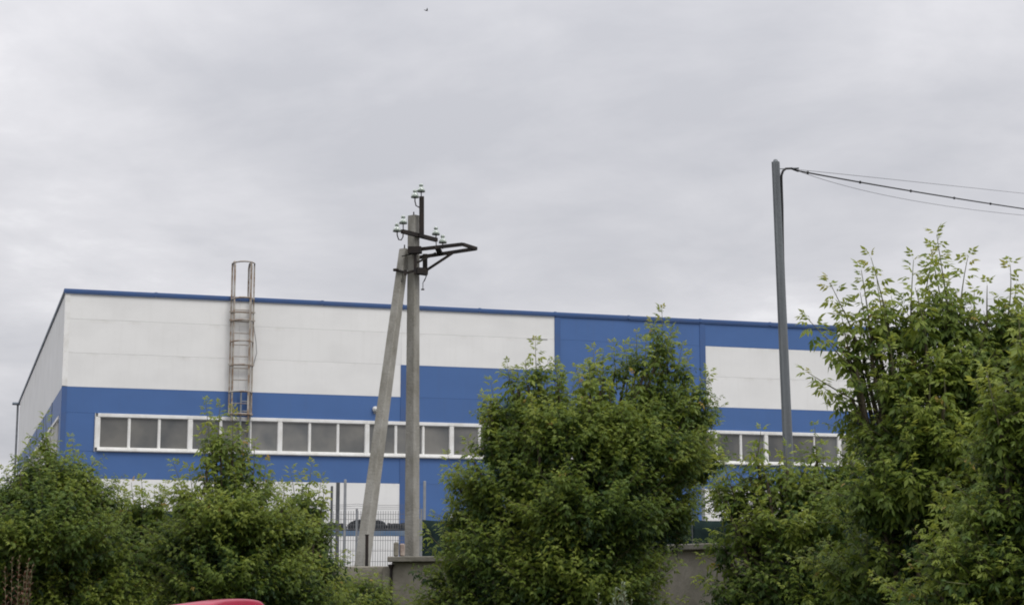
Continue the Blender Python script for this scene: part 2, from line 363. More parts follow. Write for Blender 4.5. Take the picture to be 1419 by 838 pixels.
SASH = b.mesh('sash'); SASH.materials.append(M_wtrim)
def ribbon(x_start, count, side=False):
    for i in range(count):
        x = x_start+i*WU
        w = obj('window', FRM, None, bld, (x,0,0) if not side else (0,x,0), None if not side else (0,0,-PI/2))
        if side: w.location = (0, x+WU, 0)
        for j in range(3):
            xc = .078+PW/2+j*(PW+.072)
            obj('pane', PANE, None, w, (xc,0,0), (0,0,R(random.uniform(-.35,.35)))); obj('sash', SASH, None, w, (xc,0,0))
            if j < 2: obj('mullion', MUL, None, w, (xc+PW/2+.036,0,0))
X0 = 1.145
ribbon(X0, 18); ribbon(1.35, 12, True)
b = B(); z0, z1 = 4.365+U, 5.70+U
b.box(X0-.10, X0-.0855, -.16, .02, z0, z1); b.obj('window_end_frame', M_wtrim, bld)
b = B(); b.box(.0, X0-.102, -.1, 0, z0+G, z1-G, bev=.008); b.obj('wall_panel', M_blue, bld)
b = B(); b.box(X0+18*WU+.09, NB*BAY, -.1, 0, z0+G, z1-G, bev=.008); b.obj('wall_panel', M_blue, bld)
b = B(); b.box(-.1, .0, .0, 1.24, z0+G, z1-G, bev=.008); b.obj('wall_panel', M_blue, bld)
b = B(); b.box(-.1, .0, 1.35+12*WU+.09, 40.5, z0+G, z1-G, bev=.008); b.obj('wall_panel', M_blue, bld)
# facade lamp
ld = thing('wall_lamp', 'small white round lamp on the blue band beside the leaning pole', 'wall lamp', bld.matrix_basis @ Vector((11.02,-.11,6.12+U)), A)
b = B(); b.lathe([(0,0),(.10,0),(.11,.05),(.10,.09),(.06,.13),(0,.15)], 16, Matrix.Rotation(PI/2,4,'X')); b.obj('lamp_shade', M_lampw, ld)
b = B(); b.box(-.05,.05,-.02,.0,-.16,-.08); b.obj('mount_bracket', M_galv, ld)
# thin grey strip standing in for the stain seep along the joint
b = B(); b.box(16.9, 17.7, -.112, -.1005, 8.955+U, 8.985+U); b.obj('joint_stain', mat('dull_stain', (.33,.33,.31), .7, c2=(.25,.25,.24)), bld)

# ------------------------------------------------------------------ caged ladder
lx, lo_ = 6.06, -.1
lad = thing('roof_ladder', 'rusty caged access ladder climbing the white wall above the roof edge', 'ladder', bld.matrix_basis @ Vector((0,0,0)), A)
zt = 11.30+U; zcage = 5.75+U
def ring_pts(z, rx=.40, ry=.62, n=13, yb=-.28):
    return [Vector((lx + rx*math.cos(PI+PI*i/(n-1)) , yb + ry*math.sin(PI+PI*i/(n-1)) , z)) for i in range(n)]
for k, sx in enumerate((-1,1)):
    b = B(); x = lx+sx*.30
    if k == 1: b.tube([(x,.35,10.06+U),(x,.35,zt-.15),(x,.2,zt),(x,-.2,zt),(x,-.28,zt-.12),(x,-.28,zcage-.2)], .036, 8)
    else: b.tube([(x,.35,10.06+U),(x,.35,zt-.15),(x,.2,zt),(x,-.2,zt),(x,-.28,zt-.12),(x,-.28,zcage-.2)], .036, 8)
    b.obj('rail', M_rust, lad)
z = zcage; rg = B(); rg.tube([(lx-.30,-.28,0),(lx+.30,-.28,0)], .017, 6); RG = rg.mesh('rung'); RG.materials.append(M_rust)
while z < 9.95+U: obj('rung', RG, None, lad, (0,0,z)); z += .42
zz_ = [5.75, 6.55, 7.5, 8.35, 9.1, 9.9, 11.2]
for i, z in enumerate(zz_):
    b = B(); p = ring_pts(z+U)
    b.tube([Vector((lx-.40,-.28,z+U))]+p[1:-1]+[Vector((lx+.40,-.28,z+U))], .027 if i not in (0,5) else .034, 6)
    b.obj('cage_hoop', M_rust, lad)
for a_ in (0, .66, 1.0):
    q = PI+PI*a_; x = lx+.40*math.cos(q); y = -.28+.62*math.sin(q)
    b = B(); b.bar((x,y-.005,5.72+U),(x,y-.005,11.22+U), .055, .025); b.obj('cage_bar', M_rust, lad)
for z in (7.55, 9.15, 9.45, 5.78):
    b = B(); b.bar((lx-.46,-.3,z+U),(lx+.46,-.3,z+U), .07, .05); b.bar((lx-.32,-.3,z+U),(lx-.32,-.1,z+U), .04, .04); b.bar((lx+.32,-.3,z+U),(lx+.32,-.1,z+U), .04, .04); b.obj('wall_bracket', M_rust, lad)
for sx in (.03,.36):
    b = B(); b.tube([(lx+sx,-.25,6.6+U),(lx+sx,-.25,2.6+U)], .032, 8); b.obj('lower_rail', M_galv, lad)
rg = B(); rg.tube([(lx+.03,-.25,0),(lx+.36,-.25,0)], .021, 6); RG2 = rg.mesh('rung'); RG2.materials.append(M_galv)
z = 2.75+U
while z < 6.5+U: obj('rung', RG2, None, lad, (0,0,z)); z += .35
b = B(); b.tube([(lx+.42,-.3,8.95+U),(lx+.52,-.26,8.4+U),(lx+.56,-.22,8.0+U),(lx+.46,-.2,7.6+U)], .012, 6); b.obj('hanging_wire', M_wire, lad)

# ------------------------------------------------------------------ power pole with strut
PY = 31.
def P(px, py, Y=PY): return at(px, py, Y)
pole = thing('power_pole', 'weathered concrete power pole with leaning strut and green glass insulators', 'power pole', (P(571,770).x, PY, YARD))
PO = Vector(pole.location)
def q(v): return Vector(v)-PO
topc = P(573.3,299); b = B(); yaw = R(28)
b.bar(q((PO.x,PY,YARD-.3)), q(topc), .18, .225, up=(.8,-.6,0), w2=.145, h2=.175, bev=.014)
b.obj('pole_shaft', M_conc, pole)
b = B(); b.tube([q(topc), q(topc)+Vector((0,0,.07))], .012, 6); b.obj('top_pin', M_black, pole)
st = P(560.5,346,31.05); sb = P(501,790,30.15); sd_ = (sb-st)
b = B(); b.bar(q(sb+sd_*.08), q(st), .185, .225, up=(.8,-.6,0), w2=.135, h2=.16, bev=.014); b.obj('strut_pole', M_conc, pole)
b = B(); b.tube([q(st), q(st)+Vector((.0,0,.09))], .012, 6); b.obj('top_pin', M_black, pole)
# directions: e1 runs right and away, e2 right and towards the viewer
e1 = Vector((.60,.80,0)); e2 = Vector((.89,-.45,0)).normalized()
def q2(px, py, Y): return q(at(px, py, Y))
f0 = 30.86
b = B(); b.bar(q2(584.3,329,f0), q2(584.3,272.5,f0), .085, .07, up=(0,1,0)); b.obj('steel_upright', M_black, pole)
ca = q2(557,320.5,30.52); cb_ = q2(605,332.5,31.30)
b = B(); b.bar(ca, cb_, .06, .07); b.obj('crossarm', M_black, pole)
# platform frame reaching right
ba = q2(572,346.5,30.95); bb = q2(641,338.5,30.45)
ba2 = q2(578,357,31.15) ; bb2 = q2(660,344.5,30.85)
b = B()
b.bar(ba, bb, .045, .06); b.obj('bracket_beam', M_black, pole)
b = B(); b.bar(ba2, bb2, .045, .06); b.obj('bracket_beam', M_black, pole)
b = B(); b.bar(bb, bb2, .05, .055); b.obj('bracket_end_bar', M_black, pole)
b = B(); b.bar(q2(606,342.5,30.68), q2(610,351.5,31.05), .09, .05); b.obj('bracket_cross_bar', M_black, pole)
b = B(); b.bar(q2(566,347,30.83), q2(584,346.5,30.8), .14, .12); b.bar(q2(575,345,30.80), q2(575.5,392-12,30.80), .05, .04)
b.obj('clamp_plate', M_black, pole)
b = B(); b.bar(q2(589,352,30.95), q2(589,378,30.95), .085, .05, up=(0,1,0)); b.obj('bracket_post', M_black, pole)
b = B(); b.bar(q2(590,375,30.95), q2(628,350,30.85), .04, .04); b.bar(q2(578,364,30.8), q2(604,350.5,30.85), .035, .035); b.obj('brace', M_black, pole)
b = B(); b.bar(q2(549,374.5,30.9), q2(564,378,30.83), .03, .04); b.bar(q2(564,378,30.83), q2(580,373.5,30.80), .03, .04)
b.bar(q2(577,376,30.82), q2(592,378,30.88), .13, .09); b.bar(q2(577,372.5,30.82), q2(590,373,30.88), .06, .05); b.bar(q2(562,374,30.8), q2(562,381,30.8), .05, .04)
b.lathe([(.0,-.02),(.05,-.02),(.05,.02),(0,.02)], 10, Matrix.Translation(q2(548.5,374,30.9))); b.obj('strut_clamp', M_black, pole)
for (ax, ay, bx_, by_) in ((557,355,570,352),(556,384,556.5,391)):
    b = B(); b.tube([q2(ax,ay,30.88), q2(bx_,by_,30.86)], .010, 6); b.obj('loose_bolt', M_black, pole)
b = B(); b.tube([q2(592,376,30.9), q2(590,384,30.86), q2(586,392,30.86), q2(586,401,30.86)], .007, 5); b.tube([q2(594,370,30.9), q2(592,380,30.8), q2(588,390,30.85)], .005, 5); b.tube([q2(583.5,401,30.86), q2(588,401,30.86)], .014, 5); b.obj('loose_wire', M_black, pole)
ins_prof = [(a_*1.12, c_*1.12) for a_, c_ in [(0,.135),(.022,.133),(.034,.118),(.036,.098),(.026,.086),(.028,.078),(.050,.058),(.062,.030),(.066,.0),(.060,.002),(.052,.028),(.036,.03),(.034,.004),(.028,.004),(.024,.03),(0,.034)]]
b = B(); b.lathe(ins_prof, 18); INS = b.mesh('insulator'); INS.materials.append(M_ins)
b = B(); b.lathe([(0,.110),(.014,.108),(.018,.05),(.014,.035),(0,.035)], 8); CORE = b.mesh('core_thread'); CORE.materials.append(mat('plastic_thread_cap', (.10,.16,.13), .6, c2=(.07,.11,.09)))
def insulator(px, py, Y, pin_pts):
    p = q2(px, py, Y)
    o = obj('insulator', INS, None, pole, p)
    obj('thread_cap', CORE, None, o)
    b = B(); b.tube([Vector((0,0,.06))]+[q2(a_,c_,Y2)-p for a_,c_,Y2 in pin_pts], .011, 6); b.obj('insulator_pin', M_wire if len(pin_pts) < 3 else M_black, o)
insulator(583.5, 266.0, 30.86, [(583.8,273,30.86)])
insulator(575, 274, 30.80, [(575,279,30.8),(576.5,285,30.82),(581,287.5,30.85)])
insulator(558.6, 310, 30.54, [(558.8,320,30.54)])
insulator(550.0, 321, 30.42, [(550.5,326,30.42),(552.5,332,30.44),(556,332.5,30.48),(558.5,328,30.52),(558.5,321,30.54)])
insulator(604, 325.5, 31.28, [(604.6,343,31.25)])
insulator(613.5, 336.8, 30.85, [(613.5,345,30.85)])

# ------------------------------------------------------------------ steel mast on the right with cables
b0 = at(1095, 690, 28); mt = at(1074.8, 225, 28); mast = thing('steel_mast', 'tall slightly leaning grey steel mast behind the right-hand trees', 'utility pole', (b0.x+.03, 28, YARD))
MO = Vector(mast.location)
b = B(); b.bar(Vector((0,0,-.2)), mt-MO, .165, .155, up=(.25,1,0), w2=.125, h2=.12, bev=.02)
b.obj('mast_shaft', M_mast, mast)
dd = (mt-MO).normalized(); off = Vector((-.045,-.065,0))
b = B(); b.bar(off+Vector((0,0,.1)), (mt-MO)+off*.8, .035, .02, up=(0,1,0)); b.obj('edge_strip', M_mast, mast)
b = B(); b.lathe([(0,.05),(.03,.045),(.05,.0),(.05,-.02)], 8, Matrix.Translation(mt-MO)); b.obj('mast_cap', M_mast, mast)
b = B()
pts = [mt-MO+Vector((.085+ .004*math.sin(i*1.7),-.02,-.28-i*.45)) for i in range(14)]
hook = [at(1083,243,27.95)-MO, at(1085,237,27.95)-MO, at(1089,233.8,27.97)-MO, at(1097,233.5,28)-MO, at(1106,237,28.1)-MO]
b.tube(pts[::-1]+hook, .020, 6); b.obj('service_cable', M_cable, mast)
b = B(); b.tube([mt-MO+Vector((.06,0,-.11)), at(1098,234,28)-MO], .008, 5); b.tube([at(1094,233.8,28)-MO, at(1107,233.2,28)-MO], .014, 5); b.obj('anchor_hook', M_mast, mast)
def span(name, label, a, mid, e, r, m, grp=None):
    pts = []
    for i in range(25):
        t = i/24; pts.append(a*(1-t)**2*1 + mid*2*t*(1-t) + e*t*t)
    b = B(); b.tube(pts, r, 6); o = b.obj(name, m); o['label'] = label; o['category'] = 'cable'
    return o, pts
cable, cp = span('power_cable', 'thick twisted black cable running right from the steel mast top', at(1104,236.5,28.1), at(1290,272,33), at(1520,304,42), .014, M_cable)
b = B()
for t in (.035, .20, .36, .50, .62):
    a_,m_,e_ = at(1104,236.5,28.1), at(1290,272,33), at(1520,304,42)
    p = a_*(1-t)**2 + m_*2*t*(1-t) + e_*t*t
    b.lathe([(0,-.03),(.021,-.02),(.021,.02),(0,.03)], 6, Matrix.Translation(p))
b.obj('cable_clip', M_cable, cable)
span('upper_wire', 'thin pale wire running right above the thick black cable', at(1090,233.5,28), at(1270,252,33), at(1520,279,42), .0045, M_wire)
span('lower_wire', 'thin pale sagging wire running right below the thick black cable', at(1098,234,28), at(1240,290,33), at(1520,306,42), .0045, M_wire)

# ------------------------------------------------------------------ concrete boundary walls
def wall_line(name, label, p0, p1, ztop, npan, first_pillar=True, cap=True, th=.16):
    p0 = Vector(p0); p1 = Vector(p1); d = p1-p0; Ln = d.length; ang = math.atan2(d.y, d.x)
    t = thing(name, label, 'wall', (p0.x,p0.y,0), ang)
    w = Ln/npan
    b = B(); b.box(.012, w-.012, -th/2, th/2, 0, ztop-(.09 if cap else 0), bev=.015); PM = b.mesh('concrete_panel'); PM.materials.append(M_wallc)
    for i in range(npan): obj('concrete_panel', PM, None, t, (i*w,0,0))
    b = B(); b.box(-.13, .13, -th/2-.09, -th/2-.002, 0, ztop-(.092 if cap else -.0), bev=.015); PL = b.mesh('pillar'); PL.materials.append(M_wallc)
    for i in range(npan+1):
        if i == 0 and not first_pillar: continue
        obj('pillar', PL, None, t, (i*w,0,0))
    if cap:
        b = B(); b.box(.006, w-.006, -th/2-.14, th/2+.12, ztop-.09, ztop, bev=.012); CP = b.mesh('capping_slab'); CP.materials.append(M_cap)
        for i in range(npan): obj('capping_slab', CP, None, t, (i*w,0,0))
    return t
wx = at(545,785,29.5).x
wall_line('boundary_wall', 'low brownish concrete wall with capping slabs behind the middle maple', (wx,29.35), (2.30,27.5), at(600,770.5,29.3).z, 2, False)
wall_line('boundary_wall', 'concrete wall section with pillar running towards the right-hand maples', (2.30,27.5), (6.5,18.9), 2.215, 3)
wall_line('boundary_wall', 'lower mossy concrete wall with plants along its foot left of the poles', (-22,29.6), (wx-.03,29.45), at(510,784,29.4).z, 8, True, False)
dp = thing('drain_pipe', 'thin dark iron drain pipe on the wall corner by the pole', 'pipe', (at(541.5,800,29.2).x, 29.25, 0))
x0 = at(541.5,784,29.25); b = B(); b.tube([(0,0,0),(0,0,x0.z-.03)], .022, 8); b.obj('pipe', M_black, dp)
b = B(); b.lathe([(.022,-.03),(.05,.03),(.05,.05),(.02,.02)], 10, Matrix.Translation((0,0,x0.z-.02))); b.obj('pipe_mouth', M_black, dp)
def block(name, label, cat, px0, px1, py0, py1, Y, dep, m):
    a = at(px0,py1,Y); c = at(px1,py0,Y); cx = (a.x+c.x)/2; w = c.x-a.x; h = c.z-a.z
    zb_ = at(600,770.5,29.3).z
    b = B(); b.box(-w/2,w/2,-dep/2,dep/2,0,h,bev=.02); o = b.obj(name, m, None, (cx,Y,zb_), (0,0,R(6)))
    o['label'] = label; o['category'] = cat; return o
bp0 = at(508,783,29.9); bi = thing('iron_post', 'short black iron post beside the foot of the leaning strut', 'post', (bp0.x,29.9,YARD), R(10))
b = B(); hh_ = at(508,741,29.9).z-YARD; b.box(-.026,.026,-.02,.02,-.3,hh_,bev=.004); b.obj('post_shaft', M_black, bi)
b = B(); b.box(-.035,.035,-.03,.03,hh_,hh_+.012); b.obj('post_cap', M_black, bi)
block('concrete_block', 'grey concrete block standing on the wall end left of the pole', 'block', 545.5, 552.5, 750, 770, 29.4, .16, M_wallc)
block('pale_brick', 'pale pinkish brick on the wall between grey block and pole', 'brick', 553.5, 561, 752, 770, 29.42, .12, M_brick)

# ------------------------------------------------------------------ wire mesh fence with strands on top
fz0, fz1 = YARD, at(520,706,34).z
fx0, fx1 = at(405,700,34).x, at(584,700,34).x
mf = thing('mesh_fence', 'see-through grey wire mesh fence behind the concrete poles', 'fence', (fx0,34,YARD))
pw = (fx1-fx0)/2
for k in range(2):
    b = B(); x = .03
    while x < pw: b.bar((k*pw+x,0,.05),(k*pw+x,0,fz1-fz0-.02), .008, .008); x += .048
    z = .08
    while z < fz1-fz0: b.bar((k*pw,0,z),(k*pw+pw,0,z), .007, .007); z += .2 if z < .9 else .1
    o = b.obj('mesh_panel', M_wire, mf); o['kind'] = 'stuff'
for k in range(3):
    b = B(); b.box(k*pw-.02, k*pw+.02, -.015, .025, 0, fz1-fz0+.02); b.obj('fence_post', M_galv, mf)
b = B()
for k in range(2):
    for s_ in range(3):
        pts = [Vector((k*pw+pw*t, .02, fz1-fz0+.02+s_*.035+ .10*(t-.5)**2*(1 if s_ else .4))) for t in np.linspace(0,1,9)]
        b.tube(pts, .0045, 4)
b.obj('top_strand', M_wire, mf)

# ------------------------------------------------------------------ dark shade-net fences
def net_fence(label, px0, px1, py, Y, npan):
    a = at(px0,py,Y); c = at(px1,py,Y); t = thing('shade_net_fence', label, 'fence', (a.x,Y,YARD)); w = (c.x-a.x)/npan; h = a.z-YARD
    for i in range(npan):
        nx, nz = 12, 6; vs = []; rr = random.Random(i+int(px0))
        ph = rr.random()*6
        for side in (0,1):
            for j in range(nz+1):
                for k in range(nx+1):
                    u, v = k/nx, j/nz
                    y = .025*math.sin(u*9+ph+v*2)+.02*math.sin(v*7+u*3+ph*2)+side*.012
                    vs.append((u*(w-.03)+.015, y, v*(h-.03*math.sin(PI*u))))
        fs = []; o_ = (nx+1)*(nz+1)
        for j in range(nz):
            for k in range(nx):
                f = (j*(nx+1)+k, j*(nx+1)+k+1, (j+1)*(nx+1)+k+1, (j+1)*(nx+1)+k); fs.append(f); fs.append(tuple(x+o_ for x in f[::-1]))
        edge = [k for k in range(nx+1)]+[(j*(nx+1)+nx) for j in range(1,nz+1)]+[nz*(nx+1)+k for k in range(nx-1,-1,-1)]+[j*(nx+1) for j in range(nz-1,0,-1)]
        for i2 in range(len(edge)):
            e0, e1_ = edge[i2], edge[(i2+1)%len(edge)]; fs.append((e0, e0+o_, e1_+o_, e1_))
        b = B(); b.add(vs, fs, True); b.obj('net_panel', M_net, t, (i*w,0,0))
    for i in range(npan+1):
        b = B(); b.box(-.03,.03,.05,.11,0,h+.02); b.obj('fence_post', M_galv, t, (i*w,0,0))
net_fence('dark green shade net fence behind the left bushes', 150, 447, 706, 40, 5)
net_fence('dark green shade net fence right of the concrete pole', 582, 1085, 719.5, 40, 8)

# ------------------------------------------------------------------ yard posts and blue rack
def post(px, ptop, Y, w, label, m=M_galv):
    a = at(px,ptop,Y); b = B(); b.box(-w/2,w/2,-w/2,w/2,0,a.z-YARD,bev=.008); t = thing('steel_post', label, 'post', (a.x,Y,YARD), R(12), 'steel posts in the yard')
    b.obj('post_shaft', m, t); b = B(); b.box(-w*.9,w*.9,-w*.9,w*.9,0,.02); b.obj('base_plate', m, t); return t
M_dpost = mat('dark_grey_post_paint', (.10,.11,.12), .6, c2=(.07,.075,.08))
post(460, 673, 43, .055, 'dark thin steel post, leftmost beside the left bushes', M_dpost)
post(468.5, 668, 42, .085, 'dark wide steel post, second from left beside the bushes', M_dpost)
post(478.5, 664, 41, .06, 'pale grey steel post, third from left before the blue beam')
post(588.5, 666, 42, .06, 'pale steel post just right of the concrete pole')
post(974, 668, 42, .07, 'pale steel post seen through leaves between the maples')
rk = thing('steel_rack', 'blue steel rack beam carrying black wrapped bundles behind the fence', 'rack', (at(430,737,45).x,45,YARD))
xe = at(572,737,45).x-rk.location.x; zb = at(500,741,45).z-YARD; zt2 = at(500,732.5,45).z-YARD
b = B(); b.box(0,xe,-.05,.05,zb,zt2,bev=.01); b.box(0,xe,-.35,-.25,zb-.03,zt2-.06,bev=.01); b.obj('rack_beam', M_bsteel, rk)
for x in (.05, xe-.05):
    b = B(); b.box(x-.05,x+.05,-.05,.05,0,zb-.002); b.box(x-.05,x+.05,-.35,-.25,0,zb-.032); b.obj('rack_leg', M_bsteel, rk)
def bundle(px0, px1, ptop, pbot, label, arch):
    a = at(px0,pbot,44.85); c = at(px1,ptop,44.85); w = c.x-a.x; h = max(.05,c.z-a.z); zc = zt2+YARD
    b = B(); n = 14; vs = []; rr = random.Random(px0)
    for side in (0,1):
        y = -.28 + side*.36
        for i in range(n+1):
            u = i/n; s_ = min(1, math.sin(PI*u)**.35) if arch else 1
            vs.append((u*w, y, 0)); vs.append((u*w, y+.02*math.sin(i*2.1), h*(.35+.65*s_)*(1+.12*rr.uniform(-1,1))))
    m_ = 2*(n+1); fs = []
    for i in range(n):
        k = 2*i; fs += [(k,k+2,k+3,k+1), (k+m_,k+1+m_,k+3+m_,k+2+m_), (k+1,k+3,k+3+m_,k+1+m_), (k,k+m_,k+2+m_,k+2)]
    fs += [(0,1,1+m_,m_), (2*n,2*n+m_,2*n+1+m_,2*n+1)]
    b.add(vs, fs); o = b.obj('wrapped_bundle', M_tarp, None, (a.x,44.95,zc+.004)); o['label'] = label; o['category'] = 'bundle'; o['group'] = 'black bundles on the blue rack'
bundle(447, 480, 727, 735, 'black wrapped bundle on the blue beam, leftmost by the bushes', True)
bundle(482, 536, 722.5, 735, 'long humped black bundle on the blue beam behind the strut', True)
bundle(537, 571, 728, 735, 'flat dark bundle on the blue beam nearest the upright pole', False)

# ------------------------------------------------------------------ vehicles
def loft(sections, closed_ends=True):
    """sections: list of rings with the same number of points"""
    n = len(sections[0]); vs = [p for s_ in sections for p in s_]; fs = []
    for i in range(len(sections)-1):
        for k in range(n): fs.append((i*n+k, i*n+(k+1)%n, (i+1)*n+(k+1)%n, (i+1)*n+k))
    fs.append(tuple(range(n-1,-1,-1))); fs.append(tuple((len(sections)-1)*n+k for k in range(n)))
    return vs, fs
def car_body(prof, half, tum, zmid, name, m, parent, sub=2):
    """prof: side profile polygon (x,z) upper line; built as a lofted shell with tumblehome"""
    secs = []
    for x, zt_, hw in prof:
        zb_ = .22; hw0 = hw
        top = zt_; beltz = min(zmid, top-.02)
        inset = max(0,(top-beltz))*tum
        ring_ = [(x,-hw0*.96,zb_),(x,-hw0,.45),(x,-hw0,beltz),(x,-(hw0-inset),top-.06),(x,-(hw0-inset)*.8,top),(x,0,top+.015),(x,(hw0-inset)*.8,top),(x,(hw0-inset),top-.06),(x,hw0,beltz),(x,hw0,.45),(x,hw0*.96,zb_)]
        secs.append(ring_)
    vs, fs = loft(secs); b = B(); b.add(vs, fs, True); o = b.obj(name, m, parent)
    md = o.modifiers.new('smooth', 'SUBSURF'); md.levels = 1; md.render_levels = sub
    return o
def wheel(parent, x, y, r=.31):
    s_ = 1 if y > 0 else -1
    Mx = Matrix.Translation((x,y,r)) @ Matrix.Rotation(-s_*PI/2,4,'X')
    b = B(); b.lathe([(r*.62,-.09),(r*.95,-.09),(r,-.06),(r,.06),(r*.95,.09),(r*.62,.09)], 24, Mx); w = b.obj('wheel', M_tyre, parent)
    b = B(); b.lathe([(0,.05),(.05,.06),(.06,.045),(r*.55,.05),(r*.62,.085)], 10, Mx); b.obj('rim', M_galv, w)
car = thing('parked_car', 'crimson hatchback parked before the bushes, only its roof edge showing', 'car', (-4.32,18.4,-.042), R(-18))
# front towards -x in its own frame; tail (hatch) at +x
zr_ = 1.555
prof = [(-2.05,.55,.70),(-2.0,.72,.78),(-1.2,.92,.84),(-.95,1.0,.85),(-.35,1.27,.85),(.1,1.35,.85),(.8,1.445,.85),(1.45,zr_-.02,.84),(1.60,zr_-.02,.84),(1.655,zr_-.02,.83),(1.67,zr_-.07,.83),(1.88,1.02,.82),(1.95,.85,.80),(1.98,.5,.76)]
car_body(prof, .85, .30, .92, 'body', M_red, car)
b = B(); b.add([(1.70,-.54,1.462),(1.70,.54,1.462),(1.91,.60,1.04),(1.91,-.60,1.04),(1.64,-.54,1.462),(1.64,.54,1.462),(1.84,.60,1.04),(1.84,-.60,1.04)], [(0,3,2,1),(4,5,6,7),(0,1,5,4),(1,2,6,5),(2,3,7,6),(3,0,4,7)]); b.obj('rear_window', M_cglass, car)
b = B(); b.add([(-.93,-.62,1.0),(-.93,.62,1.0),(-.40,.52,1.37),(-.40,-.52,1.37),(-.90,-.62,.98),(-.90,.62,.98),(-.36,.52,1.35),(-.36,-.52,1.35)], [(0,1,2,3),(7,6,5,4),(0,4,5,1),(1,5,6,2),(2,6,7,3),(3,7,4,0)]); b.obj('windscreen', M_cglass, car)
for s_ in (-1,1):
    b = B(); y1, y2 = s_*.855, s_*.725
    v = [(-.70,y1,.97),(.1,y1,.97),(.1,y2,1.37),(-.28,y2,1.35),(.17,y1,.97),(1.2,y1,.97),(1.05,y2,1.37),(.17,y2,1.37)]
    vs = v+[(x,y-s_*.03,z) for x,y,z in v]; b.add(vs, [(0,1,2,3),(4,5,6,7),(8,11,10,9),(12,15,14,13)]+[(i,(i+1)%4,(i+1)%4+8,i+8) for i in range(4)]+[(4+i,4+(i+1)%4,12+(i+1)%4,12+i) for i in range(4)]); b.obj('side_window', M_cglass, car)
    b = B(); b.box(1.80,1.93,s_*.60-.12,s_*.60+.12,.80,1.0,bev=.03); b.obj('tail_light', M_lens, car)
    b = B(); b.box(-2.04,-1.9,s_*.55-.15,s_*.55+.15,.62,.74,bev=.03); b.obj('headlight', M_lampw, car)
    for x in (-1.3,1.3): wheel(car, x, s_*.78)
def van(loc, rz, m, label):
    t = thing('parked_van', label, 'van', loc, rz)
    prof = [(-2.5,.7,.88),(-2.45,.95,.94),(-1.9,1.15,.97),(-1.2,2.0,.97),(-.8,2.18,.97),(2.2,2.2,.97),(2.4,2.1,.96),(2.45,1.2,.96),(2.47,.5,.94)]
    car_body(prof, .97, .10, 1.1, 'body', m, t)
    b = B(); b.add([(-1.86,-.75,1.22),(-1.86,.75,1.22),(-1.24,.72,1.94),(-1.24,-.72,1.94),(-1.82,-.75,1.2),(-1.82,.75,1.2),(-1.2,.72,1.92),(-1.2,-.72,1.92)], [(0,1,2,3),(7,6,5,4),(0,4,5,1),(1,5,6,2),(2,6,7,3),(3,7,4,0)]); b.obj('windscreen', M_cglass, t)
    for s_ in (-1,1):
        b = B(); b.box(-1.35,-.45,s_*.955-.012,s_*.955+.012,1.25,1.8,bev=.008); b.obj('side_window', M_cglass, t)
        b = B(); b.box(-2.49,-2.38,s_*.65-.14,s_*.65+.14,.75,.92,bev=.03); b.obj('headlight', M_lampw, t)
        for x in (-1.6,1.5): wheel(t, x, s_*.88, .34)
    return t
van((at(664,712,51).x,53,YARD), R(84), M_vanw, 'white van behind the dark net, roof line showing left of the maple')
van((at(922,712,52).x,54.5,YARD), R(95), M_vanb, 'pale blue van glimpsed above the net through the middle maple')

# ------------------------------------------------------------------ bird
bp_ = at(591,15,60); bird = thing('bird', 'tiny dark bird flying high in the cloudy sky', 'bird', bp_, R(30)); bird.scale = (.55,)*3
b = B(); b.lathe([(0,-.11),(.02,-.09),(.033,-.02),(.03,.04),(.018,.075),(.02,.09),(.012,.105),(0,.125)], 10, Matrix.Rotation(PI/2,4,'Y')); b.obj('body', M_bird, bird)
for s_ in (-1,1):
    b = B(); vs = [(.05,s_*.02,.01),(-.04,s_*.02,.01),(-.045,s_*.12,.06),(.04,s_*.11,.06),(-.06,s_*.22,.13)]
    b.add(vs+[(x,y,z-.008) for x,y,z in vs], [(0,1,2,3),(3,2,4),(5,8,7,6),(8,9,7),(0,3,8,5),(3,4,9,8),(4,2,7,9),(2,1,6,7),(1,0,5,6)]); b.obj('wing', M_bird, bird)
b = B(); b.box(-.17,-.09,-.02,.02,-.004,.004); b.obj('tail', M_bird, bird)

# ------------------------------------------------------------------ foliage
def leaflet(base, d, nrm, ln, w):
    """pointed leaflet folded on its midrib: 6 points, 4 triangles"""
    d = d.normalized(); s_ = d.cross(nrm).normalized(); nn_ = s_.cross(d)
    tip = base+d*ln - nn_*ln*.12
    m1 = base+d*ln*.42 + nn_*ln*.03
    return [base, m1, tip, m1+s_*w/2-nn_*w*.16, m1-s_*w/2-nn_*w*.16], [(0,3,1),(1,3,2),(0,1,4),(1,2,4)]
LV = []; LF = None
for v in range(10):
    rr = random.Random(100+v); vs = []; fs = []
    def put(base, d, ln, w):
        a_, f_ = leaflet(base, d, Vector((rr.uniform(-.3,.3),rr.uniform(-.3,.3),1)), ln, w); k = len(vs); vs.extend(a_); fs.extend([tuple(i+k for i in f) for f in f_])
    L_ = 1.0
    put(Vector((0,.95,-.10)), Vector((rr.uniform(-.2,.2),1,-.55)), .95, .40)
    for y, sz in ((.85,.72),(.50,.66)):
        for s_ in (-1,1): put(Vector((0,y,-.06*y)), Vector((s_*1.0, .55+rr.uniform(-.2,.2), -.55+rr.uniform(-.3,.25))), sz*rr.uniform(.95,1.25), .33)
    # stalk
    k = len(vs); vs.extend([Vector((-.012,0,0)),Vector((.012,0,0)),Vector((0,.97,-.10))]); fs.append((k,k+1,k+2))
    LV.append(np.array([tuple(p) for p in vs], dtype=np.float32)); LF = np.array(fs, dtype=np.int32)
LV = np.stack(LV); NVL = LV.shape[1]
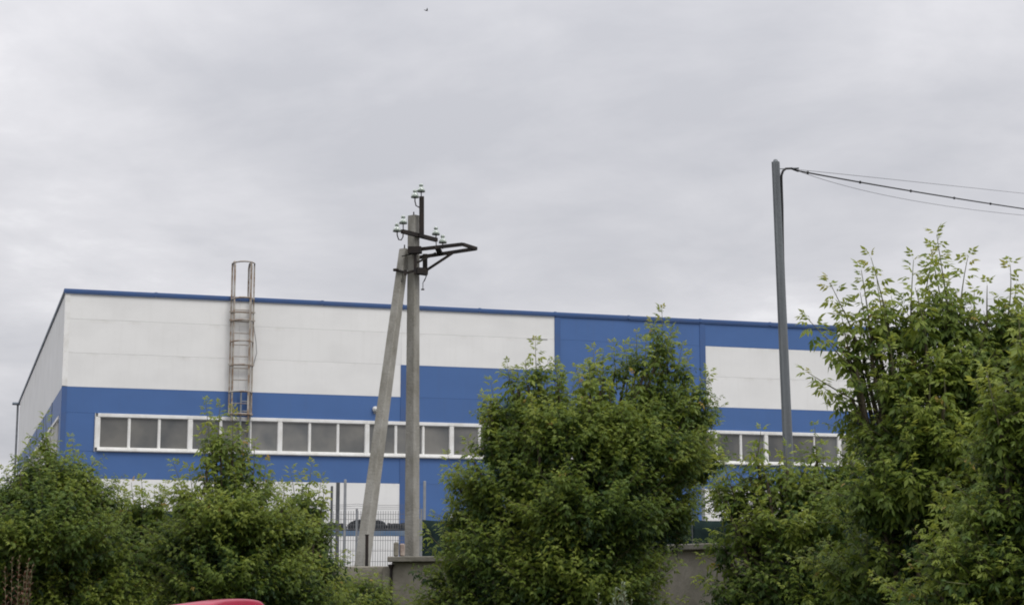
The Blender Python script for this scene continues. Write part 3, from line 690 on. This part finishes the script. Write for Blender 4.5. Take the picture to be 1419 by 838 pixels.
def leaves_mesh(name, pos, fwd, up, size, tint, m):
    """one mesh out of many compound leaves"""
    n = len(pos); pos = np.asarray(pos, np.float32); fwd = np.asarray(fwd, np.float32); up = np.asarray(up, np.float32)
    fwd /= np.linalg.norm(fwd,axis=1,keepdims=True)+1e-9
    sx = np.cross(fwd, up); sx /= np.linalg.norm(sx,axis=1,keepdims=True)+1e-9; uz = np.cross(sx, fwd)
    var = RS.randint(0, len(LV), n); T_ = LV[var]*np.asarray(size,np.float32)[:,None,None]
    V = pos[:,None,:] + T_[:,:,0:1]*sx[:,None,:] + T_[:,:,1:2]*fwd[:,None,:] + T_[:,:,2:3]*uz[:,None,:]
    V = V.reshape(-1,3); F = (LF[None,:,:] + (np.arange(n)*NVL)[:,None,None]).reshape(-1)
    me = bpy.data.meshes.new(name); me.vertices.add(len(V)); me.vertices.foreach_set('co', V.ravel())
    nf = n*len(LF); me.loops.add(nf*3); me.loops.foreach_set('vertex_index', F.astype(np.int32)); me.polygons.add(nf)
    me.polygons.foreach_set('loop_start', np.arange(0,nf*3,3,dtype=np.int32)); me.update(calc_edges=True)
    at_ = me.attributes.new('tint', 'FLOAT', 'POINT'); at_.data.foreach_set('value', np.repeat(np.asarray(tint,np.float32), NVL))
    me.materials.append(m); return me
LEAFM = []
for v in range(10):
    for tn in (.45,.75,.92):
        me = bpy.data.meshes.new('leaf'); me.from_pydata([tuple(p) for p in LV[v].tolist()], [], [tuple(f) for f in LF.tolist()]); me.update()
        a_ = me.attributes.new('tint','FLOAT','POINT'); a_.data.foreach_set('value', [tn+.06*(v%3-1)]*NVL); me.materials.append(M_leaf); LEAFM.append(me)
def clumptint(p, seed):
    return .5+.25*np.sin(p[:,0]*2.3+seed)*np.sin(p[:,1]*2.1+seed*2)+.25*np.sin(p[:,2]*3.1+p[:,0]*1.7+seed*.7)
def maple(label, base, lobes, leaders, size=.085, dens=95, seed=1, trunk_r=.06, group=None, leafobj=0, plume=(.28,.14,.38), pd=.6, spires=14):
    """lobes: (centre, rx, ry, rz); leaders: (tip point, root point, leaf step)"""
    rs = np.random.RandomState(seed); rr = random.Random(seed)
    t = thing('maple_tree', label, 'tree', base, 0, group); O = Vector(base)
    # trunk and stems
    b = B(); b.tube([Vector((0,0,-.15)), Vector((.03,.02,.35)), Vector((-.02,.0,.7))], trunk_r*1.25, 9, trunk_r*.95); b.obj('trunk', M_bark, t)
    root = Vector((-.02,0,.62)); pos = []; fw = []; up = []; sz = []; tn = []
    tw = B()
    plumes = []; leaders = list(leaders); n_named = len(leaders)
    topl = [l for l in lobes if l[0].z > 2.1]
    for i in range(spires if topl else 0):
        c, rx, ry, rz = rr.choice(topl)[:4]; th = rr.uniform(0,2*PI); k_ = rr.uniform(.2,.95)
        p0 = Vector((c.x+math.cos(th)*rx*k_, c.y-abs(math.sin(th))*ry*k_, c.z+rz*(1-k_*k_)**.5*.75))
        h_ = rr.uniform(.28,.62)
        leaders.append((p0+Vector((math.cos(th)*.35*h_*k_+rr.gauss(0,.03), rr.uniform(-.25,.1)*h_, h_)), p0))
    for tip, rp in leaders:
        ln = (Vector(tip)-Vector(rp)).length; plumes.append((Vector(rp).lerp(Vector(tip),plume[0]), ln*plume[1], ln*plume[1], ln*plume[2], pd))
    for c, rx, ry, rz, kd in list(lobes)+plumes:
        c = Vector(c)-O; b = B()
        mid = root.lerp(c,.5)+Vector((rr.uniform(-.12,.12),rr.uniform(-.12,.12),.05)); mid.x = mid.x*.85
        pts = [root*(1-t_)**2+mid*2*t_*(1-t_)+c*t_*t_ for t_ in np.linspace(0,1,7)]
        b.tube(pts, trunk_r*.62, 6, .014); b.obj('branch', M_bark, t)
        vol = 4/3*PI*rx*ry*rz; nfill = int(.82*dens*kd*vol**.85); area = (rx*ry+rx*rz+ry*rz)*4.2; nout = int(dens*.30*kd*area*(1 if c.z > 1.9 else .5)); rx = max(rx*.6, rx-.11); rz = max(rz*.6, rz-.13); ry = max(ry*.6, ry-.1)
        for i in range(nfill+nout):
            outer = i >= nfill
            d = rs.normal(size=3); d /= np.linalg.norm(d)
            if outer: d[2] = abs(d[2])*.9-.25; d[1] -= .25; d /= np.linalg.norm(d)
            rad = rs.uniform(.78,1.0) if outer else rs.uniform(.2,1)**.5
            p = Vector((c.x+d[0]*rx*rad, c.y+d[1]*ry*rad, c.z+d[2]*rz*rad))
            if p.z+O.z < .15: continue
            if outer:
                dirn = Vector((d[0]*.7, d[1]*.7, .8+rs.uniform(-.35,.35)))+Vector(rs.normal(size=3))*.16
                dirn.normalize(); ln = rs.uniform(.28,.78)*min(1, .45+rx); q0 = p-dirn*ln*.35
            else:
                dirn = Vector((d[0]*.75, d[1]*.75, max(-.1,d[2])*.4+.75+rs.uniform(-.3,.4)))+Vector(rs.normal(size=3))*.3
                dirn.normalize(); ln = rs.uniform(.22,.5); q0 = p-dirn*ln*.5
            nl = int(ln/.052)
            bend = Vector((d[0],d[1],-.5))*(.18 if outer else .25)*ln
            tw.tube([q0, q0+dirn*ln*.5+bend*.25, q0+dirn*ln+bend], .0045, 3, .002)
            side = dirn.orthogonal().normalized(); s2 = dirn.cross(side)
            ct = float(rs.uniform(-.12,.12))+(.14 if outer else -.21)  # crown shade put into tint: inner leaves darkened, young outer leaves lightened
            for k in range(nl):
                u = (k+.6)/nl; a_ = (k*PI/2)+rs.uniform(-.3,.3)
                for sg in (0,PI):
                    o_ = side*math.cos(a_+sg)+s2*math.sin(a_+sg)
                    f = o_*1.0+dirn*(.35+(.5*u if outer else 0))+Vector((0,0,-.42))+Vector(rs.normal(size=3))*.22
                    pos.append(q0+dirn*ln*u+bend*u*u); fw.append(f); up.append(Vector((0,0,1))+Vector(rs.normal(size=3))*.35)
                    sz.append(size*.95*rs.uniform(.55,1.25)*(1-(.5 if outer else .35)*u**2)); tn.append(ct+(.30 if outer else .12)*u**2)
    if pos:
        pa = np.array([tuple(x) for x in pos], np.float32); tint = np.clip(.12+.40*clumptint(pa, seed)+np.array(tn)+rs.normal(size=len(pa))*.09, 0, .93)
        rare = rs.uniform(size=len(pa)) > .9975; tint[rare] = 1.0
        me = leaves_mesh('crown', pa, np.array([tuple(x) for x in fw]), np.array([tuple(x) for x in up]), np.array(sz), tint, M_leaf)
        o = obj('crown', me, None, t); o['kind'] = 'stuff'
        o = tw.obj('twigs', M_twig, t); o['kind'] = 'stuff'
    # upright leader shoots, their leaves single objects as far as leafobj allows
    cnt = 0
    for li, (tip, rootp) in enumerate(leaders):
        tip = Vector(tip)-O; r0 = Vector(rootp)-O; v = tip-r0; ln = v.length
        mid = r0+v*.5+Vector((rr.uniform(-.06,.06)*ln,rr.uniform(-.1,.1)*ln,-.02)); pts = [r0*(1-s_)**2+mid*2*s_*(1-s_)+tip*s_*s_ for s_ in np.linspace(0,1,10)]
        b = B(); b.tube(pts, .009, 6, .0025); sh = b.obj('shoot', M_twig, t)
        n = max(6,int(ln/(.048*size/.085)));  lp=[]; lf=[]; lu=[]; lz=[]; lt=[]
        dirn = v.normalized(); side = dirn.orthogonal().normalized(); s2 = dirn.cross(side)
        for k in range(n+1):
            u = k/n
            if rr.random() < .05 and u < .9: continue
            p = r0*(1-u)**2+mid*2*u*(1-u)+tip*u*u; a_ = k*PI/2+rr.uniform(-.35,.35)
            for sg in (0,PI):
                if rr.random() < .07: continue
                o_ = side*math.cos(a_+sg)+s2*math.sin(a_+sg)
                f = (o_*(1.0-.5*u**3)+dirn*(.3+.7*u**4)+Vector((0,0,-.62*(1-u**3)))+Vector((rr.gauss(0,.15),rr.gauss(0,.15),rr.gauss(0,.15)))).normalized()
                upv = (Vector((0,0,1))+Vector((rr.gauss(0,.3),rr.gauss(0,.3),0))).normalized()
                s_ = size*(1.34-.52*u**2.2)*rr.uniform(.78,1.15)
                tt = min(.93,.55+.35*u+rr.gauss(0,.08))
                if rr.random() < .012: tt = 1.0
                if cnt < leafobj:
                    cnt += 1; mi = rr.randrange(10)*3+(0 if tt < .6 else 1 if tt < .83 else 2)
                    lo = obj('leaf', LEAFM[mi], None, sh)
                    x_ = f.cross(upv).normalized(); z_ = x_.cross(f)
                    lo.matrix_basis = Matrix(((x_.x*s_,f.x*s_,z_.x*s_,p.x),(x_.y*s_,f.y*s_,z_.y*s_,p.y),(x_.z*s_,f.z*s_,z_.z*s_,p.z),(0,0,0,1)))
                else:
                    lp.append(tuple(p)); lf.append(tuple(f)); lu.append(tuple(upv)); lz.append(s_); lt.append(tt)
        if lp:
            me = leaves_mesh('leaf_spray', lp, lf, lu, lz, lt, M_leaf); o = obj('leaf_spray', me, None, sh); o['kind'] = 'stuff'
    return t
def lobe(px, py, rpx, Y, dY=0, fz=1., fy=.8, kd=1.):
    c = at(px, py, Y+dY); r = rpx*Y/FPX; return (c, r, r*fy, r*fz, kd)
def lead(tx, ty, bx_, by_, Y, dY=0): return (at(tx,ty,Y+dY), at(bx_,by_,Y+dY*.5))

Y1 = 23.
maple('bushy young maple at the left edge before the far side wall', (at(60,800,Y1).x,Y1,0),
  [lobe(*a) for a in ((75,675,50,Y1,0,1.15),(120,705,50,Y1,.3),(30,700,42,Y1,-.2),(-30,730,60,Y1),(60,750,85,Y1,-.5),(130,780,62,Y1,.2),(10,810,80,Y1,-.3),(90,850,90,Y1),(150,860,70,Y1,.3),(60,920,120,Y1,0,.8),(-80,800,110,Y1,.3))],
  [lead(*a) for a in ((70,606,72,665,Y1),(40,618,48,670,Y1,.2),(92,622,88,672,Y1,-.2),(128,640,122,690,Y1),(8,650,18,700,Y1,.1),(-8,668,5,720,Y1),(55,625,60,680,Y1,.4),(110,632,105,690,Y1,.3),(150,668,135,710,Y1))],
  .085, 92, 3, spires=6, group='young maples before the warehouse')
Y2 = 25.
maple('low maple bush between the left-edge maple and the maple below the ladder', (at(205,800,Y2).x,Y2,0),
  [lobe(*a) for a in ((205,745,44,Y2,0),(170,780,45,Y2,.2),(240,770,45,Y2,.2),(205,830,70,Y2),(230,900,90,Y2),(150,900,80,Y2,.2))],
  [lead(*a) for a in ((178,700,185,740,Y2),(205,692,205,735,Y2,.2),(232,706,225,745,Y2),(160,712,168,760,Y2,.3))],
  .085, 88, 5, group='young maples before the warehouse')
Y3 = 24.
maple('young maple with thin leading shoots in front of the rusty ladder', (at(320,800,Y3).x,Y3,0),
  [lobe(*a) for a in ((305,672,32,Y3,0,1.1,.8,.5),(345,684,34,Y3,.2,1.1,.8,.5),(262,704,28,Y3,-.1,1,.8,.6),(325,735,66,Y3,-.3),(385,745,50,Y3,.3),(265,765,52,Y3,.1),(320,810,92,Y3,-.2),(390,830,70,Y3,.2),(300,900,110,Y3),(400,920,80,Y3,.2))],
  [lead(*a) for a in ((286,556,296,640,Y3),(297,575,300,650,Y3,.2),(322,566,322,650,Y3,-.1),(338,590,336,655,Y3,.3),(352,612,350,670,Y3,.1),(240,640,258,700,Y3),(262,650,270,700,Y3,.3),(312,600,312,660,Y3,.4),(370,640,362,690,Y3,.2),(278,598,288,655,Y3,-.3),(305,560,306,640,Y3,-.3),(330,600,326,660,Y3,.35),(246,668,254,705,Y3,-.2))],
  .088, 92, 8, pd=.38, leafobj=120, spires=5, group='young maples before the warehouse')
Y4 = 25.5
maple('small slim maple left of the grey steel posts', (at(425,800,Y4).x,Y4,0),
  [lobe(*a) for a in ((420,708,24,Y4,0,1.1,.8,.55),(442,745,26,Y4,.1,1,.8,.7),(405,760,36,Y4,.2),(440,790,40,Y4,-.1),(420,850,62,Y4),(430,910,70,Y4))],
  [lead(*a) for a in ((402,650,410,705,Y4),(432,642,425,700,Y4,.2),(450,672,442,720,Y4),(418,660,418,705,Y4,-.2),(468,735,448,760,Y4),(445,660,436,712,Y4,.3),(392,672,402,712,Y4,.2),(474,765,452,780,Y4,.2))],
  .088, 100, 12, pd=.3, spires=3, leafobj=60, group='young maples before the warehouse')
Y4b = 27.8
maple('low scrubby maple growth against the mossy wall left of the drain pipe', (at(480,800,Y4b).x,Y4b,0),
  [lobe(*a) for a in ((470,818,30,Y4b),(505,822,30,Y4b,.2),(532,836,20,Y4b,.3),(440,830,40,Y4b,.1),(470,850,45,Y4b,-.3),(515,850,32,Y4b,0),(500,880,50,Y4b),(545,868,26,Y4b,.2))],
  [lead(*a) for a in ((455,785,460,822,Y4b),(498,792,500,825,Y4b,.1),(520,800,515,830,Y4b),(478,794,480,825,Y4b,.2))],
  .08, 110, 14, group='young maples before the warehouse')
Y5 = 22.5
maple('large bushy maple in the middle hiding the warehouse windows', (at(790,800,Y5).x,Y5,0),
  [lobe(*a) for a in ((712,580,38,Y5,0,1,.8,.6),(745,600,56,Y5,.2,1,.8,.7),(700,625,40,Y5,-.1),(820,582,36,Y5,.2,1,.8,.6),(867,596,50,Y5,-.2,1,.8,.7),(912,552,32,Y5,.1,1.3,.8,.8),(972,640,34,Y5,.4,1.2),(935,585,55,Y5,.2),(800,620,75,Y5,-.4),(890,640,80,Y5,-.3),(950,650,42,Y5,.4),(720,690,78,Y5,-.1),(660,720,45,Y5,.2),(820,720,95,Y5,-.6),(910,715,60,Y5,.2),(700,780,82,Y5,-.2),(650,800,48,Y5,.1),(800,810,100,Y5,-.5),(868,790,66,Y5,.1),(770,900,150,Y5,0),(608,800,26,Y5,.2,1,.8,.7),(620,850,40,Y5,.2),(640,880,80,Y5,.2),(870,880,70,Y5,.2))],
  [lead(*a) for a in ((742,474,748,560,Y5),(703,505,715,560,Y5,.2),(680,528,695,580,Y5),(672,590,690,620,Y5,-.2),(917,430,913,520,Y5),(905,448,908,520,Y5,.2),(882,462,885,540,Y5,-.2),(850,476,855,540,Y5),(822,484,822,540,Y5,.2),(815,505,812,550,Y5,-.3),(775,510,770,570,Y5,.1),(945,480,935,550,Y5,.2),(982,515,960,580,Y5),(984,560,960,610,Y5,.2),(992,585,965,630,Y5,-.2),(590,735,645,790,Y5,-.3),(632,650,665,710,Y5),(605,715,650,760,Y5,.2),(655,672,680,710,Y5,.1),(668,548,690,600,Y5,.3),(867,480,868,545,Y5,.35),(895,470,895,540,Y5,-.3),(930,455,922,530,Y5,.3),(760,520,755,570,Y5,.35),(728,500,735,560,Y5,-.25),(836,490,838,545,Y5,-.2),(960,540,945,600,Y5,-.3),(612,800,650,830,Y5),(715,530,718,570,Y5,.4),(690,600,705,640,Y5,-.35),(880,520,880,570,Y5,-.45),(800,560,800,610,Y5,-.5),(840,620,840,670,Y5,-.7),(760,650,760,700,Y5,-.6),(720,740,735,790,Y5,-.6),(880,700,875,750,Y5,-.7))],
  .088, 88, 21, .08, plume=(.42,.13,.48), pd=.65, leafobj=290, spires=26, group='young maples before the warehouse')
Y7 = 19.5
maple('leafy maple bush at the foot of the grey steel mast', (at(1080,800,Y7).x,Y7,0),
  [lobe(*a) for a in ((1085,690,42,Y7,0),(1135,680,45,Y7,.3),(1030,700,34,Y7,.1),(1120,740,70,Y7,-.2),(1050,745,44,Y7,.2),(1006,765,30,Y7,.1,1,.8,.7),(1010,825,42,Y7,.1,1,.8,.8),(1040,660,26,Y7,.1,1,.8,.7),(1003,688,26,Y7,.2,1.1,.8,.8),(1060,810,48,Y7),(1120,830,80,Y7,-.2),(1190,700,70,Y7,.4),(1170,800,80,Y7,.2),(1100,900,110,Y7))],
  [lead(*a) for a in ((1000,630,1020,690,Y7),(1024,650,1030,700,Y7,.2),(1052,640,1058,690,Y7),(1080,632,1082,680,Y7,-.2),(1110,628,1112,680,Y7,.1),(1140,618,1140,670,Y7),(1165,625,1160,680,Y7,.2),(985,665,1012,705,Y7),(990,735,1030,745,Y7,-.1),(968,800,1030,812,Y7),(975,770,1030,790,Y7,.2),(1000,690,1022,720,Y7,.3),(1090,720,1110,770,Y7,-.6),(1050,690,1065,730,Y7,-.4),(985,838,1030,850,Y7,.1),(1180,640,1178,690,Y7,-.2),(1012,715,1035,760,Y7,-.2))],
  .086, 80, 27, spires=7, leafobj=120, group='young maples before the warehouse')
Y6 = 15.6
maple('tall maple on the right whose long shoots stand against the sky', (at(1290,800,Y6).x,Y6,0),
  [lobe(*a) for a in ((1218,484,32,Y6,0,1,.8,.34),(1262,470,38,Y6,.2,1,.8,.5),(1320,462,42,Y6,-.1,1,.8,.65),(1372,465,38,Y6,.2,1,.8,.6),(1205,535,32,Y6,.1,1,.8,.32),(1245,540,52,Y6,-.2,1,.8,.6),(1320,530,70,Y6,-.1),(1388,505,56,Y6,.2),(1425,470,50,Y6,.3),(1238,612,60,Y6,.1,1,.8,.9),(1300,630,85,Y6,-.3),(1390,620,75,Y6,.2),(1250,700,85,Y6,-.2),(1350,730,110,Y6,-.1),(1230,800,95,Y6,.1),(1330,850,120,Y6),(1440,780,120,Y6,.1))],
  [lead(*a) for a in ((1207,357,1235,470,Y6),(1150,392,1190,480,Y6,.1),(1192,405,1205,480,Y6,-.1),(1266,360,1262,460,Y6),(1298,325,1318,450,Y6,-.1),(1290,345,1312,455,Y6,.25),(1341,357,1330,450,Y6,.1),(1400,367,1392,460,Y6),(1409,395,1395,470,Y6,.2),(1118,440,1185,500,Y6),(1118,515,1195,560,Y6,-.1),(1138,535,1200,575,Y6,.2),(1235,410,1245,470,Y6,.3),(1170,430,1200,500,Y6,.2),(1368,395,1368,450,Y6,-.2),(1350,405,1350,455,Y6,.2),(1310,400,1320,455,Y6,.3),(1280,420,1282,460,Y6,-.2),(1418,430,1405,490,Y6,-.2),(1145,470,1195,520,Y6,-.2),(1225,430,1232,475,Y6,-.3),(1160,560,1200,600,Y6,.1),(1215,385,1232,465,Y6,.2),(1265,640,1270,700,Y6,-.9),(1200,650,1215,700,Y6,-.6),(1330,600,1335,660,Y6,-.9),(1305,690,1310,760,Y6,-1.1))],
  0.094, 84, 33, .07, plume=(.18,.12,.28), pd=.4, spires=16, leafobj=300, group='young maples before the warehouse')
Y8 = 13.2
maple('dense shadowy maple at the right edge, nearest to the viewer', (at(1430,800,Y8).x,Y8,0),
  [lobe(*a) for a in ((1440,570,50,Y8,0),(1410,640,55,Y8,.1),(1460,660,80,Y8),(1400,730,75,Y8,.1),(1340,790,62,Y8,.1),(1430,820,110,Y8),(1320,870,90,Y8,.2))],
  [lead(*a) for a in ((1415,495,1428,560,Y8),(1395,575,1405,620,Y8,.1),(1360,690,1375,740,Y8),(1290,745,1320,790,Y8),(1270,790,1310,830,Y8,.1),(1390,600,1400,660,Y8,-.1))],
  .086, 120, 41, group='young maples before the warehouse')

# weeds -------------------------------------------------------------
def weed(name, label, px, ptop, Y, nstem, m, cat, spread, seed, lsize):
    rr = random.Random(seed); tp = at(px,ptop,Y); t = thing(name, label, cat, (tp.x,Y,0))
    for s_ in range(nstem):
        h = tp.z*(1-.10*rr.random() if s_ else 1); dx, dy = (rr.uniform(-spread,spread), rr.uniform(-spread,spread)) if s_ else (0,0)
        pts = [Vector((dx*.3,dy*.3,0)), Vector((dx*.6,dy*.6,h*.5)), Vector((dx,dy,h))]
        b = B(); b.tube(pts, .007, 5, .002); vs = []; tint = []
        me = None; n = 46; b2 = B()
        for k in range(n):
            u = .45+.55*k/n; p = pts[0].lerp(pts[1], u*2) if u < .5 else pts[1].lerp(pts[2], (u-.5)*2)
            a_ = k*2.4; l = lsize*(1.25-u)*1.6*rr.uniform(.7,1.1)
            dd_ = Vector((math.cos(a_),math.sin(a_),.95+rr.uniform(-.2,.3))); vv, ff = leaflet(p, dd_, Vector((0,0,1)), l, l*.26); b2.add(vv, ff)
            for sg in (-1,1):
                d3 = dd_+dd_.cross(Vector((0,0,1)))*sg*.6; vv, ff = leaflet(p+dd_.normalized()*l*.35, d3, Vector((0,0,1)), l*.55, l*.16); b2.add(vv, ff)
        sh = b.obj('stem', M_twig, t)
        me = b2.mesh('leaf_spray'); a_ = me.attributes.new('tint','FLOAT','POINT'); a_.data.foreach_set('value', [rr.random() for _ in me.vertices])
        me.materials.append(m); o = obj('leaf_spray', me, None, sh); o['kind'] = 'stuff'
weed('mugwort_plant', 'pale grey-green feathery weed tip at the bottom edge before the middle maple', 861, 805, 11, 13, M_weed, 'plant', .065, 2, .10)
weed('mugwort_plant', 'small narrow grey-green weed tip left of the feathery weed', 829, 820, 11, 4, M_weed, 'plant', .03, 3, .08)
weed('mugwort_plant', 'thin grey-green weed tip right of the feathery weed by the wall', 916, 830, 11.3, 2, M_weed, 'plant', .03, 4, .04)
weed('dock_plant', 'dried rusty brown weed stems in front of the left-edge maple', 27, 768, 17, 9, M_brown, 'plant', .16, 5, .09)
